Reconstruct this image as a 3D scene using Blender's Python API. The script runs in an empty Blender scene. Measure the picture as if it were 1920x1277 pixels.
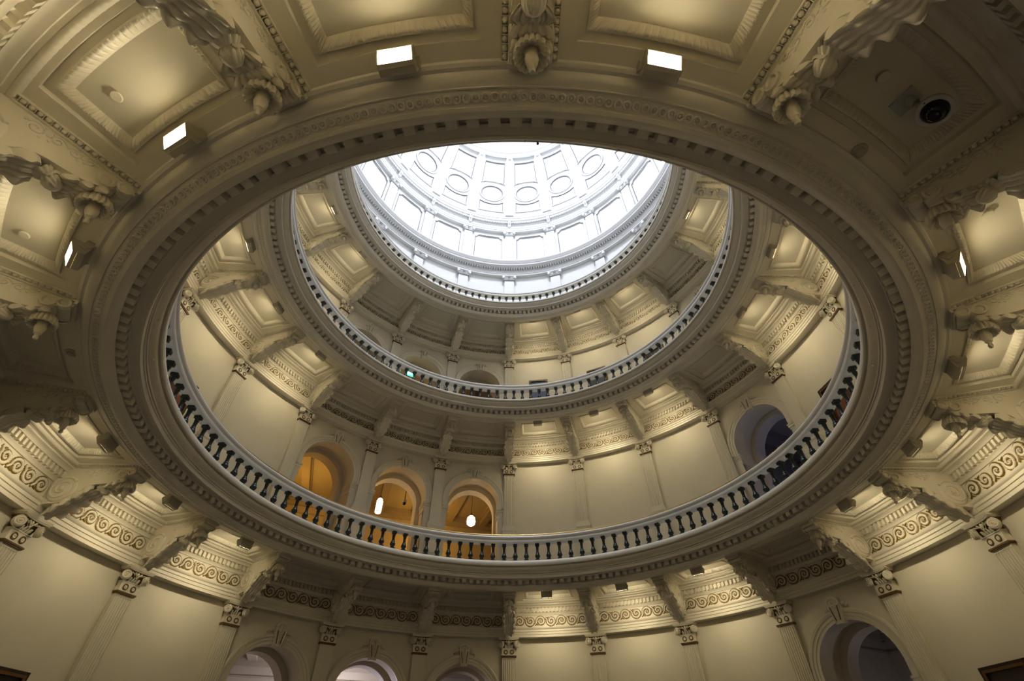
import bpy, math, random
from mathutils import Matrix, Vector
random.seed(4)
sin, cos, pi, rad = math.sin, math.cos, math.pi, math.radians
scene = bpy.context.scene
COL = scene.collection

# ------------------------------------------------------------------ camera
EYE = 1.6
cd = bpy.data.cameras.new('camera')
cam = bpy.data.objects.new('camera', cd)
COL.objects.link(cam)
YAW, PITCH, ROLL, FPX = 0.022086, 0.781276, 0.006738, 878.023
F = Vector((sin(YAW), cos(YAW), 0)); Rt = Vector((cos(YAW), -sin(YAW), 0)); Up = Vector((0, 0, 1))
fwd = F * cos(PITCH) + Up * sin(PITCH)
upv = -F * sin(PITCH) + Up * cos(PITCH)
xi = Rt * cos(ROLL) - upv * sin(ROLL)
yi = Rt * sin(ROLL) + upv * cos(ROLL)
M = Matrix.Identity(4)
for r_ in range(3):
    M[r_][0], M[r_][1], M[r_][2] = xi[r_], yi[r_], -fwd[r_]
M[0][3], M[1][3], M[2][3] = -0.1954, -8.6833, EYE
cam.matrix_world = M
cd.sensor_width = 36
cd.lens = FPX / 1920 * 36
cd.shift_x = -1.5 / 1920
cd.clip_start = 0.05
cd.clip_end = 200
scene.camera = cam

# ------------------------------------------------------------------ world, exposure
w = bpy.data.worlds.new('world'); scene.world = w
w.use_nodes = True
w.node_tree.nodes['Background'].inputs['Color'].default_value = (0.9, 0.92, 1.0, 1)
w.node_tree.nodes['Background'].inputs['Strength'].default_value = 0.02
vs = scene.view_settings
vs.view_transform = 'Standard'; vs.look = 'None'; vs.gamma = 1.0; vs.exposure = 1.05
vs.use_curve_mapping = False
cy = scene.cycles
cy.max_bounces = 3; cy.diffuse_bounces = 3; cy.glossy_bounces = 2; cy.transmission_bounces = 1; cy.volume_bounces = 0
cy.caustics_reflective = False; cy.caustics_refractive = False

LAMP_STRENGTH = (2.3, 3.6, 3.6)   # warm box lamps under the three galleries
COVE_FILL_STRENGTH = 4.0  # unseen ledge strip, added to light the dome
SKYLIGHT_STRENGTH = 44.0      # daylight glass in the crown of the dome
LAMP_COL = (1.0, 0.86, 0.57, 1)
COVE_FILL_COL = (0.93, 0.96, 1.0, 1)

# ------------------------------------------------------------------ materials
def mat(name, col, rough=0.5, metal=0.0, noise=0.0, nscale=6.0, bump=0.0, bscale=40.0, spec=0.5):
    m = bpy.data.materials.new(name); m.use_nodes = True
    nt = m.node_tree; b = nt.nodes['Principled BSDF']
    b.inputs['Base Color'].default_value = (*col, 1)
    b.inputs['Roughness'].default_value = rough
    b.inputs['Metallic'].default_value = metal
    b.inputs['Specular IOR Level'].default_value = spec
    if noise or bump:
        tc = nt.nodes.new('ShaderNodeTexCoord')
    if noise:
        n = nt.nodes.new('ShaderNodeTexNoise'); n.inputs['Scale'].default_value = nscale
        n.inputs['Detail'].default_value = 2
        nt.links.new(tc.outputs['Object'], n.inputs['Vector'])
        mx = nt.nodes.new('ShaderNodeMix'); mx.data_type = 'RGBA'
        mx.inputs[6].default_value = (*[c * (1 - noise) for c in col], 1)
        mx.inputs[7].default_value = (*[min(1, c * (1 + noise)) for c in col], 1)
        nt.links.new(n.outputs['Fac'], mx.inputs[0])
        nt.links.new(mx.outputs[2], b.inputs['Base Color'])
    if bump:
        n2 = nt.nodes.new('ShaderNodeTexNoise'); n2.inputs['Scale'].default_value = bscale
        n2.inputs['Detail'].default_value = 1
        nt.links.new(tc.outputs['Object'], n2.inputs['Vector'])
        bp = nt.nodes.new('ShaderNodeBump'); bp.inputs['Strength'].default_value = bump
        bp.inputs['Distance'].default_value = 0.01
        nt.links.new(n2.outputs['Fac'], bp.inputs['Height'])
        nt.links.new(bp.outputs['Normal'], b.inputs['Normal'])
    return m

def emit(name, col, strength):
    m = bpy.data.materials.new(name); m.use_nodes = True
    nt = m.node_tree; nt.nodes.remove(nt.nodes['Principled BSDF'])
    e = nt.nodes.new('ShaderNodeEmission')
    e.inputs['Color'].default_value = col; e.inputs['Strength'].default_value = strength
    nt.links.new(e.outputs[0], nt.nodes['Material Output'].inputs['Surface'])
    return m

MT = dict(
    wall=mat('cream_wall_paint', (0.76, 0.695, 0.55), 0.55, noise=0.07, nscale=1.5, bump=0.05, bscale=30),
    cream=mat('cream_enamel', (0.80, 0.735, 0.59), 0.40, noise=0.05, nscale=5, bump=0.06, bscale=60),
    panel=mat('cream_gloss_panel', (0.76, 0.705, 0.57), 0.34, noise=0.06, nscale=3, bump=0.25, bscale=9),
    ring=mat('ring_enamel', (0.77, 0.72, 0.615), 0.42, noise=0.05, nscale=3, bump=0.05, bscale=50),
    white=mat('white_dome_paint', (0.68, 0.687, 0.70), 0.6, noise=0.02, nscale=2),
    whitelow=mat('white_rail_paint', (0.82, 0.81, 0.79), 0.38, noise=0.03, nscale=4),
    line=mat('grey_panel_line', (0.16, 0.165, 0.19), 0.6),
    gold=mat('gold_leaf', (0.21, 0.13, 0.025), 0.45, metal=0.25, noise=0.25, nscale=30),
    dgold=mat('dark_gilding', (0.15, 0.08, 0.02), 0.5, metal=0.2, noise=0.2, nscale=40),
    bronze=mat('dark_green_bronze', (0.018, 0.026, 0.024), 0.32, noise=0.3, nscale=25),
    brass=mat('polished_brass', (0.72, 0.50, 0.20), 0.25, metal=1.0),
    lamp=mat('beige_lamp_metal', (0.50, 0.46, 0.36), 0.45),
    glass=emit('lamp_glass', LAMP_COL, 34.0),
    cove_fill=emit('added_cove_fill', COVE_FILL_COL, COVE_FILL_STRENGTH),
    sky=emit('skylight_glass', (0.90, 0.94, 1.0, 1), SKYLIGHT_STRENGTH),
    dark=mat('black_void', (0.006, 0.006, 0.006), 0.8),
    camw=mat('camera_white_plastic', (0.55, 0.55, 0.53), 0.4),
    camg=mat('camera_dark_dome', (0.004, 0.004, 0.006), 0.06),
    frame=mat('dark_wood_frame', (0.022, 0.011, 0.006), 0.35, noise=0.3, nscale=20),
    gframe=mat('gilt_frame', (0.16, 0.08, 0.025), 0.4, metal=0.4, noise=0.3, nscale=25),
    carpet=mat('dark_red_carpet', (0.16, 0.03, 0.025), 0.9),
    stone=mat('pale_floor_stone', (0.11, 0.10, 0.085), 0.3, noise=0.15, nscale=2),
    room=mat('corridor_plaster', (0.62, 0.57, 0.46), 0.6, noise=0.05, nscale=2),
    roomtrim=mat('corridor_trim', (0.50, 0.45, 0.36), 0.5),
    shade=emit('lantern_glass', (1.0, 0.80, 0.52, 1), 4.0),
    exitg=emit('exit_green', (0.05, 0.9, 0.35, 1), 1.3),
    exitl=emit('exit_letters', (0.65, 1.0, 0.8, 1), 2.2),
    strip=emit('white_light_strip', (0.93, 0.94, 1.0, 1), 160.0),
)

# ------------------------------------------------------------------ mesh helpers
class MB:
    def __init__(s): s.v = []; s.f = []; s.m = []
    def add(s, vs, fs, mi=0):
        o = len(s.v); s.v += [tuple(p) for p in vs]
        s.f += [tuple(i + o for i in f) for f in fs]; s.m += [mi] * len(fs)
        return s
    def grid(s, rows, mi=0, cu=False, cv=False):
        n, k = len(rows), len(rows[0]); vs = [p for r in rows for p in r]; fs = []
        for i in range(n if cu else n - 1):
            for j in range(k if cv else k - 1):
                a, b = i * k + j, i * k + (j + 1) % k
                c, d = ((i + 1) % n) * k + (j + 1) % k, ((i + 1) % n) * k + j
                fs.append((a, b, c, d))
        return s.add(vs, fs, mi)
    def box(s, x0, x1, y0, y1, z0, z1, mi=0, T=None):
        vs = [(x, y, z) for z in (z0, z1) for y in (y0, y1) for x in (x0, x1)]
        if T: vs = [T @ Vector(p) for p in vs]
        return s.add(vs, [(0, 2, 3, 1), (4, 5, 7, 6), (0, 1, 5, 4), (2, 6, 7, 3), (0, 4, 6, 2), (1, 3, 7, 5)], mi)
    def prism(s, poly, x0, x1, mi=0):            # poly of (y,z), extruded along x
        n = len(poly)
        vs = [(x0, y, z) for y, z in poly] + [(x1, y, z) for y, z in poly]
        fs = [tuple(range(n)), tuple(range(2 * n - 1, n - 1, -1))]
        fs += [(i, i + n, (i + 1) % n + n, (i + 1) % n) for i in range(n)]
        return s.add(vs, fs, mi)
    def rev(s, prof, n=16, mi=0, T=None):        # (r,z) around local z
        rows = []
        for i in range(n):
            a = 2 * pi * i / n
            rows.append([(r * cos(a), r * sin(a), z) for r, z in prof])
        if T: rows = [[T @ Vector(p) for p in r] for r in rows]
        return s.grid(rows, mi, cu=True)
    def tube(s, pts, rr, n=6, mi=0, closed=False, flat=None):
        P = [Vector(p) for p in pts]; N = len(P); rows = []
        for i, p in enumerate(P):
            t = (P[(i + 1) % N] - P[i - 1]) if closed else (P[min(i + 1, N - 1)] - P[max(i - 1, 0)])
            t.normalize()
            ref = Vector(flat) if flat else (Vector((0, 0, 1)) if abs(t.z) < 0.9 else Vector((1, 0, 0)))
            a = t.cross(ref); a.normalize(); b = a.cross(t)
            r = rr[i] if isinstance(rr, list) else rr
            ra, rb = r if isinstance(r, (tuple, list)) else (r, r)
            rows.append([p + a * ra * cos(2 * pi * k / n) + b * rb * sin(2 * pi * k / n) for k in range(n)])
        s.grid(rows, mi, cu=closed, cv=True)
        if not closed:
            for row in (rows[0], rows[-1]):
                s.add(row, [tuple(range(n))], mi)
        return s
    def ball(s, c, r, n=8, m=5, mi=0, sc=(1, 1, 1)):
        rows = []
        for i in range(n):
            a = 2 * pi * i / n
            rows.append([(c[0] + r * sc[0] * sin(pi * j / m) * cos(a), c[1] + r * sc[1] * sin(pi * j / m) * sin(a),
                          c[2] + r * sc[2] * cos(pi * j / m)) for j in range(m + 1)])
        return s.grid(rows, mi, cu=True)
    def lathe(s, prof, n=240, t0=0.0, t1=2 * pi, mi=0):
        full = abs(t1 - t0 - 2 * pi) < 1e-6; rows = []
        for i in range(n if full else n + 1):
            t = t0 + (t1 - t0) * i / n
            rows.append([(r * sin(t), r * cos(t), z) for r, z in prof])
        return s.grid(rows, mi, cu=full)
    def mesh(s, name, mats, smooth=35):
        me = bpy.data.meshes.new(name); me.from_pydata(s.v, [], s.f)
        for m in (mats if isinstance(mats, (list, tuple)) else [mats]): me.materials.append(MT[m])
        if len(me.polygons): me.polygons.foreach_set('material_index', s.m)
        import bmesh
        bm = bmesh.new(); bm.from_mesh(me)
        bmesh.ops.remove_doubles(bm, verts=bm.verts, dist=1e-5)
        bmesh.ops.recalc_face_normals(bm, faces=bm.faces)
        bm.to_mesh(me); bm.free()
        if smooth:
            me.shade_smooth(); me.set_sharp_from_angle(angle=rad(smooth))
        return me

def ob(name, me, parent=None, loc=(0, 0, 0), rz=0.0, rot=None):
    o = bpy.data.objects.new(name, me); COL.objects.link(o)
    if parent: o.parent = parent
    o.location = loc
    o.rotation_euler = rot if rot else (0, 0, rz)
    return o

def tag(o, label, cat=None, group=None, kind=None):
    o['label'] = label
    if cat: o['category'] = cat
    if group: o['group'] = group
    if kind: o['kind'] = kind
    return o

def place(k, r, z):                                  # bay position -> location, rotation
    t = rad(18 * k)
    return (r * sin(t), r * cos(t), z), -t

ORD = ['', 'first', 'second', 'third', 'fourth', 'fifth', 'sixth', 'seventh', 'eighth', 'ninth', 'tenth']
TIER = ['lowest', 'second', 'third']
def at_k(k):
    k = (k + 9) % 20 - 9
    if k == 0: return 'straight ahead at the centre'
    if k == 10: return 'overhead at the top edge'
    return ORD[abs(k)] + (' right' if k > 0 else ' left') + ' of the centre one'
def at_bay(i):
    i = (i + 10) % 20 - 10
    return ORD[i + 1] + ' bay right of centre' if i >= 0 else ORD[-i] + ' bay left of centre'

# ------------------------------------------------------------------ layout of the three tiers
DZ = [EYE, EYE + 6.39, EYE + 12.36]                  # local z = 0 is the eye level of each tier
RW = [0.0, 0.06, 0.11]                               # wall radius grows slightly
DR = [0.0, -0.13, -0.36]                             # gallery opening shrinks upward
RO = [0.0, -0.03, -0.22]                             # ring cornice offset
BO = [0.0, -0.15, -0.35]                             # balustrade offset
ARCH = {3, 17, 18, 19}
UNLIT = {3, 8, 13, 17, 18, 19}
WALLR = 9.12
def rm(l, r):
    if r <= 7.47: return r + DR[l]
    if r >= 8.60: return r + RW[l]
    f = (r - 7.47) / 1.13
    return r + DR[l] * (1 - f) + RW[l] * f
SOF = 4.83
BAY = rad(18)

# ------------------------------------------------------------------ ground floor and tier walls
fl = MB().lathe([(0.0, 0.0), (3.0, 0.0), (9.6, 0.0)], 96).mesh('floor', 'stone')
tag(ob('floor', fl), 'pale stone floor of the rotunda, below the picture', 'floor', kind='structure')

FLOORZ = [-1.6, 5.15 - 6.39, 5.15 + 6.39 - 12.36]
AS, AR, AT = 2.16, 1.00, 3.16                        # arch spring, radius, crown
def tier_wall(l):
    R = WALLR + RW[l]; z0 = FLOORZ[l]; z1 = SOF + 0.3; mb = MB()
    for i in range(20):
        tc = BAY * (i + 0.5)
        if i in ARCH:
            ss = [-R * BAY / 2, -1.2] + [-AR * cos(pi * j / 28) for j in range(29)] + [1.2, R * BAY / 2]
            for a, b in zip(ss[:-1], ss[1:]):
                def zb(s): return z0 if abs(s) > AR + 1e-6 else AS + math.sqrt(max(0, AR * AR - s * s))
                mid_in = abs((a + b) / 2) < AR
                za, zc = (zb(a), zb(b)) if mid_in else (z0, z0)
                q = [(a, za), (b, zc), (b, z1), (a, z1)]
                mb.add([(R * sin(tc + s / R), R * cos(tc + s / R), z) for s, z in q], [(0, 1, 2, 3)])
        else:
            mb.lathe([(R, z0), (R, 2.0), (R, z1)], 12, tc - BAY / 2, tc + BAY / 2)
    return mb.mesh('wall', 'wall', smooth=30)
WN = ['wall_lower', 'wall_middle', 'wall_upper']
for l in range(3):
    tag(ob(WN[l], tier_wall(l), loc=(0, 0, DZ[l])), f'curved cream plaster wall of the {TIER[l]} tier with arched openings', 'wall', kind='structure')

# ------------------------------------------------------------------ wall entablatures
ENT = [(9.14, 3.86), (8.90, 3.86), (8.90, 3.925), (8.885, 3.935), (8.885, 4.0), (8.868, 4.01), (8.868, 4.065),
       (8.85, 4.08), (8.835, 4.105), (8.83, 4.13), (8.93, 4.135), (8.93, 4.485), (8.905, 4.49), (8.90, 4.52), (8.88, 4.545),
       (8.87, 4.555), (8.87, 4.69), (8.80, 4.695), (8.79, 4.72), (8.755, 4.745), (8.70, 4.755), (8.695, 4.78), (8.655, 4.782), (8.65, 4.79)]
def running_scroll(flip):
    """one wave of the rinceau: gilded backing with a cream leaf scroll on it; local x along, z up, y outward"""
    mb = MB(); g = -1 if flip else 1
    pts = []
    for j in range(34):
        t = j / 33
        a = pi * 1.0 - t * 2 * pi * 1.45
        r = 0.130 * (1 - 0.80 * t)
        pts.append((r * cos(a) * 1.05, 0, g * r * sin(a)))
    stem = [(-0.20 + 0.082 * q / 5, 0, g * (-0.10 + 0.10 * (q / 5) ** 1.6)) for q in range(5)]
    path = stem + pts
    n = len(path)
    wid = [0.021 + 0.016 * sin(pi * min(1, i / n * 1.25)) for i in range(n)]
    mb.tube([(x, -0.006, z) for x, y, z in path], [(w_ + 0.017, 0.010) for w_ in wid], 6, 1, flat=(0, 1, 0))
    mb.tube([(x, -0.022, z) for x, y, z in path], [(w_ * 0.74, 0.016) for w_ in wid], 6, 0, flat=(0, 1, 0))
    for j in range(2, 26, 4):                         # leaf lobes on the outer edge
        x, y, z = pts[j]; d = math.hypot(x, z) or 1
        mb.ball((x * (1 + 0.030 / d), -0.014, z * (1 + 0.030 / d)), 0.021, 6, 3, 1, (1, 0.6, 1))
        mb.ball((x * (1 + 0.020 / d), -0.024, z * (1 + 0.020 / d)), 0.015, 6, 3, 0, (1, 0.8, 1))
    mb.ball((0, -0.02, 0), 0.020, 6, 4, 0)
    mb.tube([(-0.15, -0.012, -g * 0.06), (-0.11, -0.014, -g * 0.10), (-0.06, -0.012, -g * 0.125)], [0.010, 0.018, 0.006], 5, 1)
    return mb.mesh('scroll', ['cream', 'gold'], 40)
SCROLL = [running_scroll(False), running_scroll(True)]
def egg_strip(l):
    mb = MB(); n = 20 * 60; rows = []
    for i in range(n):
        t = 2 * pi * i / n; d = 0.012 * abs(sin(pi * i / 2 + 0.01)) 
        row = []
        for q, (r, z) in enumerate([(8.65, 4.79), (8.625, 4.785), (8.60, 4.805), (8.575, 4.832)]):
            rr = rm(l, r) - (d if q in (1, 2) else 0); row.append((rr * sin(t), rr * cos(t), z - (d if q in (1, 2) else 0)))
        rows.append(row)
    return mb.grid(rows, cu=True).mesh('egg_moulding', 'cream', 60)
VIS = [range(-10, 10), range(-8, 8), range(-7, 7)]       # bays of each tier that the picture can see
for l in range(3):
    e = ob(f'trim_{l + 1}', MB().lathe([(r + RW[l], z) for r, z in ENT]).mesh('entablature', 'cream'), loc=(0, 0, DZ[l]))
    tag(e, f'moulded entablature with gilded scroll frieze round the {TIER[l]} tier', 'entablature', kind='structure')
    dm = MB()
    for i in range(20):
        for j in range(23):
            t = BAY * (i + (j + 0.5) / 23)
            T = Matrix.Rotation(-t, 4, 'Z')
            dm.box(-0.031, 0.031, 8.80 + RW[l], 8.88 + RW[l], 4.565, 4.685, 0, T)
    d = ob('dentil_course', dm.mesh('dentil_course', 'cream', 0), e); d['kind'] = 'stuff'
    ob('egg_moulding', egg_strip(l), e)['kind'] = 'stuff'
    for i in VIS[l]:
        if l == 0 and not (-8 <= i <= 7): continue
        for j in range(7):
            k = i + 0.5 + (j - 3) * 0.1235
            (x, y, z), rz = place(k, 8.928 + RW[l], 4.315)
            ob('scroll', SCROLL[j % 2], e, (x, y, z), rz)

# ------------------------------------------------------------------ gallery soffits with coffers
CO = dict(r0=7.62, r1=8.52, a=0.325)
def polar_rect(l, r0, r1, a, n):
    """closed loop of (r, bayangle) points"""
    pts = []
    m = n // 4
    for j in range(m): pts.append((r0, -a + 2 * a * j / m))
    for j in range(m): pts.append((r0 + (r1 - r0) * j / m, a))
    for j in range(m): pts.append((r1, a - 2 * a * j / m))
    for j in range(m): pts.append((r1 - (r1 - r0) * j / m, -a))
    return pts
def P3(l, r, a, z): return (rm(l, r) * sin(a * BAY), rm(l, r) * cos(a * BAY), z)
def soffit(l):
    mb = MB(); rb = [7.44, CO['r0'], CO['r1'], 8.62]; ab = [-0.5, -CO['a'], CO['a'], 0.5]; N = 8
    for i in range(20):
        for ri in range(3):
            for ai in range(3):
                if ri == 1 and ai == 1: continue
                rows = []
                for q in range(N + 1):
                    a = ab[ai] + (ab[ai + 1] - ab[ai]) * q / N + i + 0.5
                    rows.append([P3(l, rb[ri], a, SOF), P3(l, rb[ri + 1], a, SOF)])
                mb.grid(rows)
    return mb.mesh('soffit', 'cream')
def coffer_border(l):
    mb = MB(); n = 80
    loops = [(CO['r0'], CO['r1'], CO['a'], SOF), (CO['r0'], CO['r1'], CO['a'], SOF + 0.055),
             (7.695, 8.455, 0.296, SOF + 0.055), (7.70, 8.45, 0.294, SOF + 0.030), (7.712, 8.438, 0.290, SOF + 0.030)]
    rows = [[P3(l, r, a, z) for r, a in polar_rect(l, r0, r1, aa, n)] for r0, r1, aa, z in loops]
    return mb.grid(rows, cv=True).mesh('coffer', 'cream')
def coffer_mould(l):
    mb = MB(); n = 640; rows = []
    ts = [0, .12, .25, .4, .55, .7, .85, 1]
    for t in ts:
        r0, r1, aa = 7.712 + 0.088 * t, 8.438 - 0.088 * t, 0.290 - 0.033 * t
        row = []
        for q, (r, a) in enumerate(polar_rect(l, r0, r1, aa, n)):
            d = (0.026 if l else 0.0) * sin(pi * t) if l else (0.028 * sin(pi * t) * abs(sin(pi * q / 8.0 + 0.5 * t)) ** 0.6 + 0.012 * abs(sin(pi * q / 4.0)) * sin(2 * pi * t) ** 2) if 0 < t < 1 else 0
            row.append(P3(l, r, a, SOF + 0.030 + 0.085 * t - d))
        rows.append(row)
    return mb.grid(rows, cv=True).mesh('leaf_moulding', 'cream', 50)
def coffer_panel(l):
    mb = MB(); rows = []
    for q in range(13):
        a = -0.257 + 0.514 * q / 12
        rows.append([P3(l, 7.80 + 0.55 * j / 6, a, SOF + 0.115) for j in range(7)])
    return mb.grid(rows).mesh('panel', 'panel')
CN = ['ceiling_lower', 'ceiling_middle', 'ceiling_upper']
for l in range(3):
    c = ob(CN[l], soffit(l), loc=(0, 0, DZ[l]))
    tag(c, f'coffered cream underside of the {TIER[l]} gallery', 'ceiling', kind='structure')
    cb, cm, cp = coffer_border(l), coffer_mould(l), coffer_panel(l)
    for i in range(20):
        b = ob('coffer', cb, c, rz=-BAY * (i + 0.5))
        ob('leaf_moulding', cm, b); ob('panel', cp, b)

# ------------------------------------------------------------------ ring cornices at the gallery edge
RING = [(7.47, 4.832), (7.455, 4.80), (7.42, 4.792), (7.40, 4.80), (7.385, 4.80), (7.36, 4.775), (7.33, 4.758), (7.30, 4.752), (7.265, 4.75),
        (7.262, 4.735), (7.25, 4.735), (7.245, 4.748), (7.10, 4.724), (7.098, 4.705), (7.06, 4.700), (7.03, 4.712), (7.00, 4.745), (6.975, 4.79), (6.955, 4.805),
        (6.96, 4.83), (6.99, 4.835), (6.99, 4.965), (6.862, 4.965), (6.855, 4.935), (6.85, 4.935), (6.845, 4.957), (6.82, 4.967), (6.722, 4.967), (6.718, 4.945), (6.69, 4.945), (6.69, 5.03),
        (6.674, 5.032), (6.674, 5.056), (6.69, 5.06), (6.69, 5.072), (6.66, 5.076), (6.655, 5.10), (6.63, 5.125), (6.597, 5.16), (6.577, 5.195), (6.574, 5.224),
        (6.595, 5.228), (6.595, 5.246), (6.545, 5.250), (6.527, 5.27), (6.52, 5.31), (6.525, 5.365), (6.547, 5.403), (6.58, 5.42), (6.735, 5.422), (6.74, 5.492), (7.03, 5.492), (7.035, 5.15), (9.25, 5.15)]
def rosette():
    mb = MB()
    ring = [(0.033 * cos(2 * pi * j / 14), 0.033 * sin(2 * pi * j / 14), 0) for j in range(14)]
    mb.tube(ring, 0.0125, 6, closed=True)
    mb.rev([(0.0, -0.020), (0.010, -0.016), (0.015, 0.0)], 8)
    return mb.mesh('rosette', 'ring', 50)
ROS = rosette()
def dentil(l):
    return MB().box(-0.062, 0.062, 6.858 + DR[l], 6.995 + DR[l], 4.838, 4.967).mesh('dentil', 'ring', 0)
def stud():
    return MB().rev([(0.0, -0.02), (0.010, -0.016), (0.014, 0.0)], 8).mesh('stud', 'whitelow', 50)
STUD = stud()
for l in range(3):
    t_ = ob(f'trim_{l + 4}', MB().lathe([(7.47 + DR[l], 4.832 - RO[l])] + [(r + DR[l] if r < 8 else r + RW[l], 4.97 + (z - 4.97) * (0.45 + BO[l] - RO[l]) / 0.45 if r < 7.1 and z > 4.97 else (z if r < 8 else z - RO[l])) for r, z in RING], 320).mesh('ring_cornice', 'ring', 28), loc=(0, 0, DZ[l] + RO[l]))
    tag(t_, f'ring cornice with dentils edging the round opening of the {TIER[l]} gallery', 'cornice', kind='structure')
    dn = dentil(l)
    if l == 0:
        for j in range(200):
            ob('dentil', dn, t_, rz=-2 * pi * (j + 0.5) / 200)
    else:
        dm = MB()
        for j in range(200):
            T = Matrix.Rotation(-2 * pi * (j + 0.5) / 200, 4, 'Z')
            dm.box(-0.06, 0.06, 6.858 + DR[l], 6.995 + DR[l], 4.838, 4.967, 0, T)
        ob('dentil_course', dm.mesh('dentil_course', 'ring', 0), t_)['kind'] = 'stuff'
    NR = 500
    rest = MB()
    for j in range(NR):
        k = 20 * (j + 0.5) / NR
        (x, y, z), rz = place(k, 7.172 + DR[l], 4.733)
        if l == 0 and 4.0 < k < 16.0:
            ob('rosette', ROS, t_, (x, y, z), rot=(rad(9.4), 0, rz))
        else:
            T = Matrix.Translation((x, y, z)) @ Matrix.Rotation(rz, 4, 'Z') @ Matrix.Rotation(rad(9.4), 4, 'X')
            rest.add([T @ Vector((0.036 * cos(2 * pi * q / 8), 0.036 * sin(2 * pi * q / 8), 0)) for q in range(8)] +
                     [T @ Vector((0.024 * cos(2 * pi * q / 8), 0.024 * sin(2 * pi * q / 8), -0.012)) for q in range(8)] +
                     [T @ Vector((0, 0, -0.002))],
                     [(q, (q + 1) % 8, 8 + (q + 1) % 8, 8 + q) for q in range(8)] + [(8 + q, 8 + (q + 1) % 8, 16) for q in range(8)])
    ob('rosette_band', rest.mesh('rosette_band', 'ring', 30), t_)['kind'] = 'stuff'
    for j in range(40):
        (x, y, z), rz = place(j * 0.5, 6.60 + DR[l], 4.97 + 0.165 * (0.45 + BO[l] - RO[l]) / 0.45)
        ob('stud', STUD, t_, (x, y, z), rot=(rad(-45), 0, rz))

# ------------------------------------------------------------------ balustrades
def baluster():
    mb = MB(); q = 0.535 / 0.545
    mb.box(-0.072, 0.072, -0.072, 0.072, 0.0, 0.035)
    mb.rev([(r * 1.1, z * q) for r, z in [(0.060, 0.032), (0.064, 0.055), (0.046, 0.070), (0.042, 0.085), (0.060, 0.11), (0.074, 0.145), (0.072, 0.175), (0.052, 0.205),
            (0.050, 0.215), (0.056, 0.222), (0.050, 0.235), (0.040, 0.26), (0.036, 0.32), (0.038, 0.40), (0.046, 0.415), (0.040, 0.43), (0.046, 0.455), (0.060, 0.475)]], 14)
    mb.box(-0.064, 0.064, -0.064, 0.064, 0.475 * q, 0.535)
    return mb.mesh('baluster', 'bronze', 40)
BAL = baluster()
RAIL = [(r - 0.11, z + 0.02) for r, z in [(6.85, 6.0), (6.825, 6.015), (6.815, 6.05), (6.82, 6.085), (6.84, 6.10), (6.83, 6.13), (6.805, 6.155), (6.80, 6.19), (6.815, 6.22), (6.86, 6.235),
        (7.03, 6.235), (7.075, 6.22), (7.09, 6.19), (7.085, 6.155), (7.06, 6.13), (7.05, 6.10), (7.07, 6.085), (7.075, 6.05), (7.065, 6.015), (7.04, 6.0)]]
for l in range(3):
    b = ob('balustrade', None, loc=(0, 0, DZ[l] + BO[l]))
    b.empty_display_size = 0.2
    tag(b, ['round balustrade of dark balusters with brass handrail, lowest and largest ring',
            'round balustrade of dark balusters on the second gallery, middle ring',
            'round balustrade of dark balusters below the white dome, smallest ring'][l], 'balustrade', 'gallery balustrades')
    rl = [(r + DR[l], z) for r, z in RAIL]
    ob('rail', MB().lathe(rl + [rl[0]], 240).mesh('rail', 'whitelow', 30), b)
    N = 120
    for j in range(N):
        k = 20 * (j + 0.5) / N
        if min(k, 20 - k) > 7.6: continue
        loc, rz = place(k, 6.835 + DR[l], 5.490)
        ob('baluster', BAL, b, loc, rz)
    if l == 0:
        ring = [(6.82 * sin(2 * pi * j / 200), 6.82 * cos(2 * pi * j / 200), 6.315) for j in range(200)]
        h = ob('handrail', MB().tube(ring, 0.021, 8, closed=True).mesh('handrail', 'brass', 50), b)
        h['label'] = 'thin polished brass handrail'
        pm = MB().rev([(0.022, 0.0), (0.009, 0.01), (0.009, 0.055)], 8).mesh('post', 'brass', 50)
        for j in range(40):
            loc, rz = place(j * 0.5, 6.82, 6.254)
            ob('post', pm, h, loc, rz)

# ------------------------------------------------------------------ pilasters
def flutes(z0, z1, plain):
    mb = MB(); W = 0.205
    if plain:
        mb.box(-W, W, 0.0, 0.113, z0, z1)
    else:
        xs = [(-W, 0.113), (-W, 0.0)]
        pitch = 2 * W / 7
        for i in range(7):
            c = -W + pitch * (i + 0.5); h = pitch * 0.36
            xs += [(c - h, 0.0), (c - h * 0.7, 0.013), (c, 0.019), (c + h * 0.7, 0.013), (c + h, 0.0)]
        xs += [(W, 0.0), (W, 0.113)]
        flat = [(x, min(y, 0.0) if 0 < y < 0.05 else y) for x, y in xs]
        zt = z1 - 0.045
        rows = [[(x, y, z0) for x, y in xs], [(x, y, zt - 0.02) for x, y in xs], [(x, y, zt) for x, y in flat], [(x, y, z1) for x, y in flat]]
        mb.grid(rows)
    return mb.mesh('shaft', 'cream', 25)
def spiral(r0, r1, turns, n, d=1, a0=0.0):
    return [((r0 + (r1 - r0) * j / n) * cos(a0 + d * 2 * pi * turns * j / n), (r0 + (r1 - r0) * j / n) * sin(a0 + d * 2 * pi * turns * j / n)) for j in range(n + 1)]
def volute(sgn):
    mb = MB()
    T = Matrix.Rotation(pi / 2, 4, 'X')
    mb.rev([(0.0, 0.035), (0.092, 0.035), (0.101, 0.02), (0.101, -0.05), (0.0, -0.05)], 18, 0, T)
    mb.tube([(sgn * x, -0.040, z) for x, z in spiral(0.090, 0.024, 1.9, 34, -1, pi * 0.5)], [(0.011 - 0.005 * j / 34, 0.011) for j in range(35)], 6, 0, flat=(0, 1, 0))
    mb.ball((0, -0.045, 0), 0.017, 8, 4)
    return mb.mesh('volute', 'cream', 45)
VOL = {-1: volute(-1), 1: volute(1)}
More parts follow.
